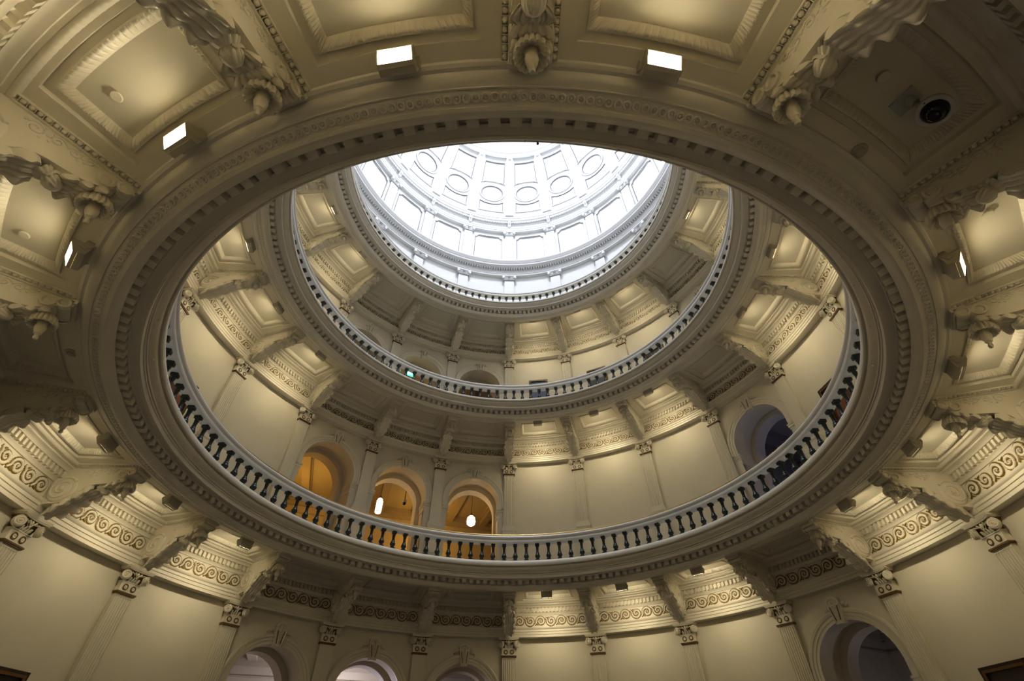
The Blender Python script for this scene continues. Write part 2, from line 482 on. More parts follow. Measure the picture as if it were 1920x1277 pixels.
def rosette_big():
    mb = MB()
    mb.tube([(0.052 * cos(2 * pi * j / 16), 0, 0.052 * sin(2 * pi * j / 16)) for j in range(16)], (0.015, 0.012), 6, 1, closed=True, flat=(0, 1, 0))
    mb.rev([(0.040, 0.0), (0.034, 0.010), (0.014, 0.006), (0.010, 0.020), (0.0, 0.022)], 12, 0, Matrix.Rotation(pi / 2, 4, 'X'))
    return mb.mesh('rosette', ['cream', 'dgold'], 40)
ROSB = rosette_big()
CAPN = MB().box(-0.225, 0.225, -0.022, 0.110, 3.375, 3.575).box(-0.235, 0.235, -0.032, 0.110, 3.565, 3.585)
rows = []
for z, hw, dy in [(3.585, 0.20, 0.0), (3.66, 0.215, -0.02), (3.73, 0.25, -0.05), (3.79, 0.29, -0.09)]:
    rows.append([(-hw, 0.110, z), (-hw, dy, z), (hw, dy, z), (hw, 0.110, z)])
CAPN.grid(rows, 1)
CAPN = CAPN.mesh('capital', ['cream', 'gold'], 30)
COLLAR = MB().box(-0.24, 0.24, -0.040, 0.110, 3.350, 3.378).box(-0.228, 0.228, -0.030, 0.110, 3.330, 3.352).mesh('collar', 'dgold', 0)
def abacus():
    mb = MB(); n = 14
    for z0, z1, s in [(3.79, 3.815, 0.93), (3.815, 3.862, 1.0)]:
        pts = []
        for j in range(n + 1):
            x = -0.335 + 0.67 * j / n
            pts.append((x * s, (-0.175 + 0.07 * cos(pi * x / 0.67)) * s))
        loop = [(-0.335 * s, 0.110)] + pts + [(0.335 * s, 0.110)]
        m = len(loop)
        mb.add([(x, y, z0) for x, y in loop] + [(x, y, z1) for x, y in loop],
               [tuple(range(m)), tuple(range(2 * m - 1, m - 1, -1))] + [(i, i + m, (i + 1) % m + m, (i + 1) % m) for i in range(m)])
    return mb.mesh('abacus', 'cream', 30)
ABA = abacus()
def palmette():
    mb = MB()
    mb.ball((0, -0.085, 3.742), 0.034, 8, 5, 0, (1, 0.6, 1.2))
    for a in (-50, 50):
        mb.tube([(0, -0.07, 3.66), (0.05 * sin(rad(a)), -0.095, 3.72), (0.11 * sin(rad(a)), -0.10, 3.765)], [0.012, 0.014, 0.018], 6, 0)
    for a in (-64, -34, 34, 64):
        x, z = 0.075 * sin(rad(a)), 0.075 * cos(rad(a))
        mb.tube([(0, -0.06, 3.68), (x * 0.6, -0.08, 3.68 + z * 0.6), (x * 1.15, -0.088, 3.685 + z * 0.95)], [0.012, 0.018, 0.008], 6, 1)
    for x in (-0.110, -0.09, -0.03, 0.03, 0.09, 0.110):
        mb.tube([(x, -0.018, 3.592), (x, -0.038, 3.628), (x * 1.05, -0.070, 3.665)], [0.020, 0.025, 0.010], 6, 0)
        mb.tube([(x + 0.03, -0.016, 3.600), (x + 0.03, -0.028, 3.64)], [0.010, 0.007], 5, 1)
    for s in (-1, 1):
        mb.tube([(s * 0.02, -0.062, 3.66), (s * 0.09, -0.085, 3.735), (s * 0.16, -0.095, 3.75), (s * 0.235, -0.1, 3.735)], [0.008, 0.014, 0.016, 0.014], 6, 0)
    return mb.mesh('leaf_ornament', ['cream', 'dgold'], 40)
PALM = palmette()
BASE = MB()
for hw, y, z0, z1 in [(0.215, -0.012, 1.17, 1.21), (0.235, -0.03, 1.10, 1.17), (0.27, -0.07, 0.99, 1.09), (0.262, -0.06, 0.96, 0.99)]:
    BASE.box(-hw, hw, y, 0.110, z0, z1)
BASE = BASE.mesh('base', 'cream', 0)
def pedestal(z0):
    mb = MB().box(-0.25, 0.25, -0.05, 0.110, z0 + 0.02, 0.96).box(-0.275, 0.275, -0.075, 0.110, 0.02, 0.07).box(-0.285, 0.285, -0.085, 0.110, z0 + 0.001, z0 + 0.22)
    return mb.mesh('pedestal', 'cream', 0)
SH = {True: flutes(1.21, 3.335, True), False: flutes(1.21, 3.335, False)}
PVIS = [range(-7, 8), range(-6, 7), range(-5, 6)]
for l in range(3):
    ped = pedestal(FLOORZ[l])
    for k in PVIS[l]:
        plain = (k in (-1, -2)) or (l == 1 and k == 4)
        loc, rz = place(k, 9.0 + RW[l], DZ[l])
        p = ob('pilaster', None, loc=loc, rz=rz)
        tag(p, f"{'plain' if plain else 'fluted'} cream pilaster with scroll capital, {TIER[l]} tier, {at_k(k)}", 'pilaster', 'wall pilasters of the tiers')
        ob('shaft', SH[plain], p); ob('base', BASE, p); ob('pedestal', ped, p)
        c = ob('capital', CAPN, p)
        ob('collar', COLLAR, c); ob('abacus', ABA, c); ob('leaf_ornament', PALM, c)
        for s in (-1, 1):
            ob('volute', VOL[s], c, (s * 0.258, -0.080, 3.680), rz=s * rad(32))
            ob('rosette', ROSB, c, (s * 0.098, -0.030, 3.47))

# ------------------------------------------------------------------ brackets under the galleries
CURVE = [(8.93, 3.92), (8.88, 3.93), (8.85, 4.03), (8.74, 4.05), (8.60, 4.06), (8.47, 4.09), (8.38, 4.16), (8.325, 4.27), (8.26, 4.37), (8.18, 4.415), (8.09, 4.44), (7.98, 4.45),
         (7.86, 4.465), (7.76, 4.495), (7.68, 4.54), (7.61, 4.60), (7.54, 4.66), (7.46, 4.70)]
LEAFA = [(8.84, 3.955), (8.76, 3.925), (8.66, 3.955), (8.56, 4.015), (8.46, 4.075), (8.37, 4.15), (8.28, 4.235), (8.19, 4.315), (8.09, 4.375)]
LEAFB = [(8.06, 4.43), (7.98, 4.445), (7.86, 4.46), (7.76, 4.49), (7.68, 4.535), (7.60, 4.60)]
def interp(pts, v):
    v = max(0, min(1, v)) * (len(pts) - 1); i = min(int(v), len(pts) - 2); f = v - i
    return [pts[i][q] * (1 - f) + pts[i + 1][q] * f for q in range(2)]
def leaf(l, C_, hw, nlob, lift, tipcurl, rev_=False):
    """acanthus leaf lying on the underside of the bracket between curve positions v0 and v1"""
    mb = MB(); nu, nv = 36, 48; rows = []
    for j in range(nv + 1):
        t = j / nv; v = t
        r, z = interp(C_, v); r2, z2 = interp(C_, v + 0.04); r1, z1_ = interp(C_, v - 0.04)
        tx, tz = r2 - r1, z2 - z1_; L = math.hypot(tx, tz) or 1
        nx, nz = -tz / L, tx / L
        if nz > 0: nx, nz = -nx, -nz
        tt = 1 - t if rev_ else t
        lobe = 0.74 + 0.26 * abs(sin(pi * nlob * t)) ** 0.7
        w_ = hw * lobe * (0.22 + 0.78 * min(1, 2.6 * tt))
        row = []
        for i in range(nu + 1):
            u = -1 + 2 * i / nu
            ridge = 0.034 * abs(cos(pi * 3.0 * u * (1 - 0.25 * t))) ** 0.5 * (0.35 + 0.65 * abs(sin(pi * nlob * t + 0.7 * abs(u))))
            edge = 0.060 * (abs(u) ** 3) * abs(sin(pi * nlob * t)) ** 2
            d = lift * (1 - 0.55 * u * u) + ridge + edge + tipcurl * (max(0, (0.18 - tt)) / 0.18) ** 2 * (1 - u * u)
            row.append((u * w_, rm(l, r + nx * d) - 8.93 - RW[l], z + nz * d))
        bk = [(q * w_ * 0.8, rm(l, r - nx * 0.12) - 8.93 - RW[l], z - nz * 0.12) for q in (-1, 1)]
        rows.append([bk[0]] + row + [bk[1]])
    mb.grid(rows)
    return mb.mesh('leaf', 'cream', 42)
def bracket_meshes(l):
    Y = lambda r: rm(l, r) - 8.93 - RW[l]
    out = {}
    poly = [(Y(r), z) for r, z in CURVE] + [(Y(7.43), 4.70), (Y(7.43), SOF), (Y(8.93), SOF)]
    out['body'] = MB().prism(poly, -0.165, 0.165).mesh('body', 'cream', 30)
    for s in (-1, 1):
        mb = MB(); c = (Y(8.645), 4.335)
        Tm = Matrix.Translation((s * 0.165, c[0], c[1])) @ Matrix.Rotation(s * pi / 2, 4, 'Y')
        mb.rev([(0.0, 0.035), (0.19, 0.03), (0.24, 0.025), (0.262, 0.0), (0.262, -0.05)], 28, 0, Tm)
        mb.tube([(s * 0.198, c[0] + x, c[1] + z) for x, z in spiral(0.240, 0.07, 1.8, 44, -1, pi * 0.8)], [(0.026 - 0.012 * j / 44, 0.018) for j in range(45)], 6, 0, flat=(1, 0, 0))
        mb.ball((s * 0.20, c[0], c[1]), 0.05, 10, 5, 0, (0.6, 1, 1))
        out['volute%d' % s] = mb.mesh('volute', 'cream', 45)
        mb = MB()                                        # relief on the side panel and small scrolls
        for (r, z, q) in [(7.68, 4.655, 0.085), (7.53, 4.705, 0.078)]:
            Tm = Matrix.Translation((s * 0.165, Y(r), z)) @ Matrix.Rotation(s * pi / 2, 4, 'Y')
            mb.rev([(0.0, 0.018), (q * 0.5, 0.012), (q * 0.7, 0.030), (q, 0.024), (q * 1.05, -0.01)], 18, 0, Tm)
        for cr, cz, q, d_, a0 in [(8.33, 4.68, 0.085, 1, 0.3), (8.15, 4.70, 0.066, -1, 2.6), (8.00, 4.70, 0.060, 1, 0.3), (7.87, 4.72, 0.048, -1, 2.6)]:
            mb.tube([(s * 0.167, Y(cr) + x, cz + z) for x, z in spiral(q, 0.014, 1.4, 22, d_, a0)], [0.011 - 0.004 * j / 22 for j in range(23)], 5, 0)
            for j in range(5):
                a_ = a0 + d_ * j * 0.9
                mb.ball((s * 0.165, Y(cr) + q * 1.15 * cos(a_), cz + q * 1.15 * sin(a_)), 0.020, 6, 4, 0, (0.5, 1, 1))
        out['side%d' % s] = mb.mesh('side_relief', 'cream', 50)
    out['leaf_a'] = leaf(l, LEAFA, 0.20, 5, 0.012, 0.03)
    out['leaf_b'] = leaf(l, LEAFB, 0.185, 4, 0.025, 0.03)
    mb = MB()                                            # bud where the two leaves meet
    Tb = Matrix.Translation((0, Y(7.985), 4.395)) @ Matrix.Rotation(rad(-62), 4, 'X')
    rows = []
    for i in range(48):
        a_ = 2 * pi * i / 48; sc = 0.80 + 0.20 * abs(sin(a_ * 5)) ** 0.6
        rows.append([Tb @ Vector((r * sc * cos(a_) * 1.25, r * sc * sin(a_), z)) for r, z in [(0.0, -0.13), (0.045, -0.115), (0.075, -0.07), (0.082, -0.02), (0.060, 0.02), (0.085, 0.045), (0.105, 0.075), (0.06, 0.10)]])
    mb.grid(rows, cu=True)
    out['bud'] = mb.mesh('bud', 'cream', 60)
    mb = MB()                                            # hanging flower: scalloped shell ring
    n = 72; rows = []
    C = (0, Y(7.59), 4.40)
    T = Matrix.Translation(C) @ Matrix.Rotation(rad(-14), 4, 'X')
    for i in range(n):
        a = 2 * pi * i / n; sc = 0.94 + 0.14 * abs(sin(a * 9)) ** 0.6
        rows.append([T @ Vector((r * sc * cos(a), r * sc * sin(a), z)) for r, z in [(0.05, 0.20), (0.085, 0.16), (0.125, 0.10), (0.145, 0.05), (0.148, 0.01), (0.138, -0.015), (0.118, -0.012), (0.10, 0.02), (0.075, 0.05), (0.03, 0.06)]])
    mb.grid(rows, cu=True)
    out['flower'] = mb.mesh('flower', 'cream', 60)
    mb = MB()
    mb.rev([(0.0, -0.245), (0.022, -0.235), (0.030, -0.205), (0.020, -0.175), (0.026, -0.16), (0.042, -0.145), (0.040, -0.12), (0.055, -0.085), (0.060, -0.04), (0.05, 0.0), (0.065, 0.06)], 14, 0, T)
    out['pendant'] = mb.mesh('pendant', 'cream', 50)
    mb = MB()                                            # end leaf plate towards the ring
    rows = []
    for j in range(9):
        r = 7.56 - 0.12 * j / 8
        rows.append([(-0.15 + 0.30 * i / 14, Y(r), 4.64 + 0.05 * j / 8 - 0.018 * abs(cos(pi * 2.5 * (i / 14 - 0.5) * 2)) - 0.02 * sin(pi * j / 8)) for i in range(15)])
    mb.grid(rows)
    mb.box(-0.20, 0.20, Y(7.445), Y(7.41), 4.735, SOF)
    out['end_leaf'] = mb.mesh('end_leaf', 'cream', 50)
    mb = MB()                                            # egg mouldings along both top edges
    for s in (-1, 1):
        mb.box(min(s * 0.16, s * 0.195), max(s * 0.16, s * 0.195), Y(8.60), Y(7.42), 4.775, SOF)
        nb = 16
        for j in range(nb):
            r = 8.56 - 1.11 * (j + 0.5) / nb
            mb.ball((s * 0.222, Y(r), 4.810), 0.030, 8, 4, 0, (0.95, 1.0, 0.85))
            mb.box(min(s * 0.195, s * 0.25), max(s * 0.195, s * 0.25), Y(r) + 0.031, Y(r) + 0.038, 4.79, SOF)
        mb.box(min(s * 0.25, s * 0.262), max(s * 0.25, s * 0.262), Y(8.60), Y(7.42), 4.805, SOF)
    out['egg'] = mb.mesh('egg_moulding', 'cream', 45)
    return out
BVIS = [range(-9, 11), range(-7, 8), range(-6, 7)]
for l in range(3):
    bm_ = bracket_meshes(l)
    for k in BVIS[l]:
        loc, rz = place(k, 8.93 + RW[l], DZ[l])
        b = ob('bracket', None, loc=loc, rz=rz)
        tag(b, f'carved cream scroll bracket under the {TIER[l]} gallery, {at_k(k)}', 'bracket', 'scroll brackets under the galleries')
        body = ob('body', bm_['body'], b)
        for s in (-1, 1):
            ob('volute', bm_['volute%d' % s], b); ob('side_relief', bm_['side%d' % s], body)
        ob('leaf', bm_['leaf_a'], b); ob('leaf', bm_['leaf_b'], b); ob('bud', bm_['bud'], b)
        fl_ = ob('flower', bm_['flower'], b); ob('pendant', bm_['pendant'], fl_)
        ob('end_leaf', bm_['end_leaf'], b); ob('egg_moulding', bm_['egg'], b)

# ------------------------------------------------------------------ box lamps under the galleries
def lamp_meshes():
    o = {}
    back = [(-0.085, -0.050), (-0.075, -0.200), (-0.004, -0.216), (0.068, -0.100), (0.068, -0.060)]
    mb = MB().prism(back, -0.155, 0.155)
    side = [(-0.085, -0.050), (-0.075, -0.206), (0.034, -0.229), (0.115, -0.100), (0.112, -0.056)]
    mb.prism(side, -0.168, -0.155); mb.prism(side, 0.155, 0.168)
    mb.box(-0.168, 0.168, -0.006, 0.034, -0.229, -0.217)
    mb.box(-0.172, 0.172, 0.066, 0.114, -0.098, -0.080)
    o['housing'] = mb.mesh('housing', 'lamp', 0)
    nrm = Vector((0, 0.842, -0.539))
    A, B = Vector((0, -0.002, -0.214)) + nrm * 0.008, Vector((0, 0.067, -0.103)) + nrm * 0.008
    vs = [A + Vector((-0.154, 0, 0)), A + Vector((0.154, 0, 0)), B + Vector((0.154, 0, 0)), B + Vector((-0.154, 0, 0))]
    vs += [v - nrm * 0.006 for v in vs]
    o['glass'] = MB().add(vs, [(0, 1, 2, 3), (7, 6, 5, 4), (0, 4, 5, 1), (1, 5, 6, 2), (2, 6, 7, 3), (3, 7, 4, 0)]).mesh('glass', 'glass', 0)
    mb = MB()
    for s in (-1, 1):
        a, b = sorted((s * 0.168, s * 0.178))
        mb.add([(x, y, z) for x in (a, b) for y, z in ((-0.12, 0.0), (0.0, 0.0), (0.02, -0.13), (-0.03, -0.15))],
               [(0, 1, 2, 3), (7, 6, 5, 4), (0, 4, 5, 1), (1, 5, 6, 2), (2, 6, 7, 3), (3, 7, 4, 0)])
    mb.box(-0.178, 0.178, -0.12, 0.0, -0.012, 0.0)
    o['yoke'] = mb.mesh('yoke', 'lamp', 0)
    return o
LM = lamp_meshes()
for l in range(3):
    ad = bpy.data.lights.new('lamp_light', 'AREA'); ad.shape = 'RECTANGLE'; ad.size = 0.28; ad.size_y = 0.115
    ad.energy = LAMP_STRENGTH[l]; ad.color = LAMP_COL[:3]; ad.spread = rad(100)
    for i in VIS[l]:
        if i % 20 in UNLIT: continue
        loc, rz = place(i + 0.5, rm(l, 7.535), DZ[l] + SOF)
        p = ob('box_lamp', None, loc=loc, rz=rz)
        tag(p, f'beige box lamp lighting a coffer of the {TIER[l]} gallery, {at_bay(i)}', 'lamp', 'box lamps under the galleries')
        ob('housing', LM['housing'], p); ob('glass', LM['glass'], p); ob('yoke', LM['yoke'], p)
        ob('lamp_light', ad, p, (0, 0.0325 + 0.842 * 0.020, -0.1585 - 0.539 * 0.012), rot=(rad(48), 0, 0))

# ------------------------------------------------------------------ archways and the rooms behind them
def arch_path(rad_, s_jamb0, n=28):
    pts = [(-rad_, s_jamb0)] + [(-rad_ * cos(pi * j / n), AS + rad_ * sin(pi * j / n)) for j in range(n + 1)] + [(rad_, s_jamb0)]
    return pts
def arch_meshes(l):
    R = WALLR + RW[l]; z0 = FLOORZ[l]; o = {}
    W3 = lambda s, z, d: ((R - d) * sin(s / R), (R - d) * cos(s / R) - R, z)      # local frame: origin at bay centre on the wall
    mb = MB(); rows = []
    prof = [(0.0, -0.02), (0.0, 0.035), (0.075, 0.035), (0.08, 0.052), (0.15, 0.052), (0.16, 0.072), (0.20, 0.085), (0.225, 0.088), (0.235, 0.065), (0.255, 0.06), (0.258, -0.02)]
    for j in range(41):
        a = pi * j / 40
        rows.append([W3(-(AR + q) * cos(a), AS + (AR + q) * sin(a), d) for q, d in prof])
    for s in (-1, 1):
        lo = [W3(s * (AR + q), 1.90, d) for q, d in prof]
        if s < 0: rows.insert(0, lo)
        else: rows.append(lo)
    o['archivolt'] = mb.grid(rows).mesh('archivolt', 'cream', 35)
    for s in (-1, 1):
        mb = MB()
        for x0, x1, d, za, zb in [(0.94, 1.275, 0.11, 1.86, 1.91), (0.955, 1.265, 0.095, 1.79, 1.86), (0.975, 1.25, 0.07, 1.72, 1.79), (0.985, 1.24, 0.05, 1.60, 1.72), (0.97, 1.25, 0.065, 1.57, 1.60)]:
            a, b = sorted((s * x0, s * x1))
            T = Matrix.Rotation(-(a + b) / 2 / R, 4, 'Z')
            mb.box(a, b, -d, 0.46, za, zb)
        o['impost%d' % s] = mb.mesh('impost', 'cream', 0)
        mb = MB(); a, b = sorted((s * 1.0, s * 1.235))
        mb.box(a, b, -0.035, 0.10, z0, 1.57)
        o['jamb%d' % s] = mb.mesh('jamb', 'cream', 0)
    mb = MB()                                           # stepped barrel passage through the wall
    st = [(1.0, 0.0), (1.0, 0.42), (1.15, 0.42), (1.15, 0.95), (0.97, 0.95), (0.97, 1.40)]
    rows = []
    for q, d in st:
        row = []
        for s, z in arch_path(q, z0):
            y = R * cos(min(1.0, abs(s)) / R) - R if d == 0 else d
            row.append((s, y, z))
        rows.append(row)
    mb.grid(rows)
    o['reveal'] = mb.mesh('reveal', 'wall', 30)
    mb = MB()                                           # keystone
    sec = [(-0.105, 3.08), (0.105, 3.08), (0.165, 3.50), (0.165, 3.56)] + [(0.165 * cos(pi * j / 10), 3.56 + 0.13 * sin(pi * j / 10)) for j in range(1, 10)] + [(-0.165, 3.56), (-0.165, 3.50)]
    n = len(sec)
    mb.add([(x, -0.16, z) for x, z in sec] + [(x, 0.02, z) for x, z in sec], [tuple(range(n)), tuple(range(2 * n - 1, n - 1, -1))] + [(i, (i + 1) % n, (i + 1) % n + n, i + n) for i in range(n)], 0)
    for s in (-1, 1):
        mb.tube([(s * 0.092, -0.165, 3.11), (s * 0.138, -0.165, 3.48)], 0.016, 6, 0)
        mb.ball((s * 0.20, -0.03, 3.50), 0.055, 8, 5, 0); mb.ball((s * 0.26, -0.02, 3.46), 0.04, 8, 5, 0); mb.ball((s * 0.32, -0.02, 3.42), 0.028, 8, 5, 0)
    mb.tube([(0.115 * cos(pi * j / 8), -0.17, 3.52 + 0.10 * sin(pi * j / 8)) for j in range(9)], 0.018, 6, 0)
    mb.ball((0, -0.17, 3.55), 0.045, 8, 5, 0); mb.ball((0, -0.172, 3.47), 0.030, 8, 5, 0)
    mb.add([(-0.062, -0.164, 3.14), (0.062, -0.164, 3.14), (0.105, -0.164, 3.47), (-0.105, -0.164, 3.47)], [(0, 1, 2, 3)], 0)
    for s in (-1, 1): mb.tube([(s * 0.055, -0.168, 3.15), (s * 0.098, -0.168, 3.46)], 0.010, 6, 1)
    for z, w_ in [(3.43, 0.062), (3.36, 0.052), (3.29, 0.042), (3.22, 0.030)]:
        for s in (-1, 1):
            mb.tube([(s * 0.008, -0.168, z - 0.05), (s * w_ * 0.7, -0.182, z - 0.01), (s * w_ * 1.1, -0.172, z + 0.012)], [0.012, 0.017, 0.008], 6, 0)
    mb.tube([(0, -0.17, 3.15), (0, -0.18, 3.44)], 0.011, 6, 0)
    o['keystone'] = mb.mesh('keystone', ['cream', 'dgold'], 40)
    return o
ND = 0
for l in range(3):
    am = arch_meshes(l)
    for i in sorted(ARCH):
        ii = (i + 10) % 20 - 10
        loc, rz = place(ii + 0.5, WALLR + RW[l], DZ[l])
        ND += 1
        a = ob(f'arch_opening_{ND}', None, loc=loc, rz=rz)  # open archway through the wall, no door in it
        tag(a, f'round open archway with carved keystone, {TIER[l]} tier, {at_bay(ii)}', 'archway', 'archways in the rotunda wall', 'structure')
        ob('archivolt', am['archivolt'], a); ob('keystone', am['keystone'], a); ob('reveal', am['reveal'], a)
        for s in (-1, 1):
            ob('impost', am['impost%d' % s], a); ob('jamb', am['jamb%d' % s], a)

def room(l, k, hw, name, label):
    """corridor behind the wall; local y outward from the rotunda axis"""
    R = WALLR + RW[l]; z0 = FLOORZ[l]; y0, y1, zt = R + 1.2, R + 6.2, 4.25
    mb = MB(); NX = 16
    fr = lambda x: math.sqrt(max(0.0, (R + 0.16) ** 2 - x * x))
    xs = [-hw + 2 * hw * j / NX for j in range(NX + 1)]
    mb.grid([[(x, fr(x), z0), (x, y1, z0)] for x in xs], 1)
    mb.grid([[(x, fr(x), zt), (x, y1, zt)] for x in xs])
    for q in [[(-hw, fr(hw), z0), (-hw, y1, z0), (-hw, y1, zt), (-hw, fr(hw), zt)], [(hw, fr(hw), z0), (hw, y1, z0), (hw, y1, zt), (hw, fr(hw), zt)],
              [(-hw, y1, z0), (hw, y1, z0), (hw, y1, zt), (-hw, y1, zt)]]:
        mb.add(q, [(0, 1, 2, 3)])
    t = rad(18 * k)
    r = ob(name, mb.mesh('corridor', ['room', 'carpet'], 0), loc=(0, 0, DZ[l]), rz=-t)
    tag(r, label, 'wall', kind='structure')
    cm = MB()
    for d, za, zb in [(0.30, 4.10, zt), (0.22, 3.98, 4.10), (0.12, 3.80, 3.98), (0.06, 3.45, 3.50)]:
        cm.box(-hw, hw, y1 - d, y1, za, zb)
        cm.box(-hw, -hw + d, y0, y1, za, zb); cm.box(hw - d, hw, y0, y1, za, zb)
    ob('cornice', cm.mesh('cornice', 'roomtrim', 0), r)
    nb = max(2, int(hw * 2 / 1.6))
    bmesh_ = MB().box(-0.16, 0.16, y0 + 0.25, y1, zt - 0.30, zt).box(-0.22, 0.22, y0 + 0.25, y1, zt - 0.10, zt).mesh('beam', 'roomtrim', 0)
    for j in range(nb):
        ob('beam', bmesh_, r, (-hw + 2 * hw * (j + 0.5) / nb, 0, 0))
    return r
LN = ['lower', 'middle', 'upper']
for l in range(3):
    room(l, -1.0, 6.2, f'wall_corridor_{LN[l]}', f'beamed corridor seen through the three arches left of centre, {TIER[l]} tier')
    room(l, 3.5, 2.6, f'wall_passage_{LN[l]}', f'dim passage seen through the arch right of centre, {TIER[l]} tier')

def point(name, k, r, z, power, col, size=0.15):
    ld = bpy.data.lights.new(name, 'POINT'); ld.energy = power; ld.color = col; ld.shadow_soft_size = size
    o = bpy.data.objects.new(name, ld); COL.objects.link(o)
    o.location = place(k, r, z)[0]
    return o

# warm pendant lanterns in the second-tier corridor
def pendant_lantern(k, r, ztop, zbot, zceil, cyl, label, power):
    loc, rz = place(k, r, 0)
    p = ob('pendant_lantern', None, loc=(loc[0], loc[1], zbot), rz=rz)
    tag(p, label, 'lantern', 'glass lanterns in the second tier corridor')
    h = ztop - zbot
    if cyl: prof = [(0.0, 0.0), (0.10, 0.005), (0.125, 0.04), (0.125, h * 0.82), (0.10, h * 0.93), (0.05, h)]
    else: prof = [(0.0, 0.0), (0.10, 0.01), (0.17, 0.07), (0.185, h * 0.5), (0.16, h * 0.8), (0.07, h)]
    ob('shade', MB().rev(prof, 20).mesh('shade', 'shade', 50), p)
    mb = MB().rev([(0.06, h), (0.075, h + 0.02), (0.05, h + 0.06), (0.02, h + 0.12), (0.0, h + 0.13)], 14)
    if cyl:
        for j in range(6):
            a = 2 * pi * j / 6
            mb.tube([(0.13 * cos(a), 0.13 * sin(a), 0.03), (0.13 * cos(a), 0.13 * sin(a), h * 0.84)], 0.007, 5)
        mb.rev([(0.128, 0.03), (0.135, 0.045), (0.128, 0.06)], 18); mb.rev([(0.128, h * .8), (0.137, h * .82), (0.128, h * .84)], 18)
    else:
        mb.rev([(0.188, h * .46), (0.196, h * .5), (0.188, h * .54)], 18)
    ob('fitting', mb.mesh('fitting', 'dgold', 40), p)
    ob('rod', MB().tube([(0, 0, h + 0.1), (0, 0, zceil - zbot)], 0.010, 6).mesh('rod', 'bronze', 40), p)
    point('lantern_bulb', k, r, zbot - 0.12, power, (1.0, 0.49, 0.07), 0.12)
pendant_lantern(-1.585, 11.1, EYE + 9.02, EYE + 8.40, DZ[1] + 4.24, True, 'tall lit glass lantern hanging in the second arch left of centre', 4)
pendant_lantern(-0.46, 11.1, EYE + 8.84, EYE + 8.42, DZ[1] + 4.24, False, 'round lit globe lantern hanging in the first arch left of centre', 4)
point('corridor_glow', -2.3, 13.6, DZ[1] + 2.3, 34, (1.0, 0.49, 0.07), 0.3)
point('corridor_glow', -0.9, 13.8, DZ[1] + 2.3, 34, (1.0, 0.49, 0.07), 0.3)
point('corridor_glow', -1.5, 14.0, DZ[0] + 2.4, 90, (0.95, 0.86, 1.0), 0.4)
point('passage_glow', 3.5, 13.0, DZ[0] + 0.2, 10, (0.85, 0.82, 1.0), 0.4)
point('passage_glow', 3.75, 11.4, DZ[1] + 0.3, 10, (0.35, 0.42, 1.0), 0.3)
point('corridor_glow', -1.5, 13.5, DZ[2] + 0.9, 30, (1.0, 0.62, 0.28), 0.4)

# small dome camera in the second-tier corridor
loc, rz = place(-1.30, 11.0, EYE + 9.0)
p = ob('dome_camera', None, loc=loc, rz=rz)
tag(p, 'small dark dome camera hanging in the lantern-lit second tier arch', 'camera')
ob('housing', MB().rev([(0.0, 0.14), (0.07, 0.13), (0.085, 0.06), (0.085, 0.0), (0.0, 0.0)], 16).mesh('housing', 'camw', 40), p)
ob('dome', MB().rev([(0.08, 0.0), (0.072, -0.05), (0.04, -0.085), (0.0, -0.095)], 16).mesh('dome', 'camg', 60), p)
ob('rod', MB().tube([(0, 0, 0.13), (0, 0, DZ[1] + 4.24 - EYE - 9.0)], 0.018, 6).mesh('rod', 'bronze', 40), p)

# exit sign in the third tier
loc, rz = place(-1.62, 9.62, EYE + 14.62)
p = ob('exit_sign', None, loc=loc, rz=rz)
tag(p, 'small lit green exit sign in the second arch left of centre, third tier', 'sign')
ob('panel', MB().box(-0.19, 0.19, 0.0, 0.05, -0.12, 0.12).mesh('panel', 'exitg', 0), p)
ob('frame', MB().box(-0.21, 0.21, 0.01, 0.06, -0.14, -0.12).box(-0.21, 0.21, 0.01, 0.06, 0.12, 0.14).box(-0.21, -0.19, 0.01, 0.06, -0.12, 0.12).box(0.19, 0.21, 0.01, 0.06, -0.12, 0.12)
   .box(-0.01, 0.01, 0.02, 0.04, 0.14, 1.3).mesh('frame', 'camw', 0), p)
tx = bpy.data.curves.new('lettering', 'FONT'); tx.body = 'EXIT'; tx.size = 0.17; tx.align_x = 'CENTER'; tx.align_y = 'CENTER'; tx.extrude = 0.004
tx.materials.append(MT['exitl'])
tmp = bpy.data.objects.new('tmp', tx); COL.objects.link(tmp)
dg = bpy.context.evaluated_depsgraph_get()
lm_ = bpy.data.meshes.new_from_object(tmp.evaluated_get(dg)); bpy.data.objects.remove(tmp)
ob('lettering', lm_, p, (0, -0.006, 0), rot=(pi / 2, 0, 0))

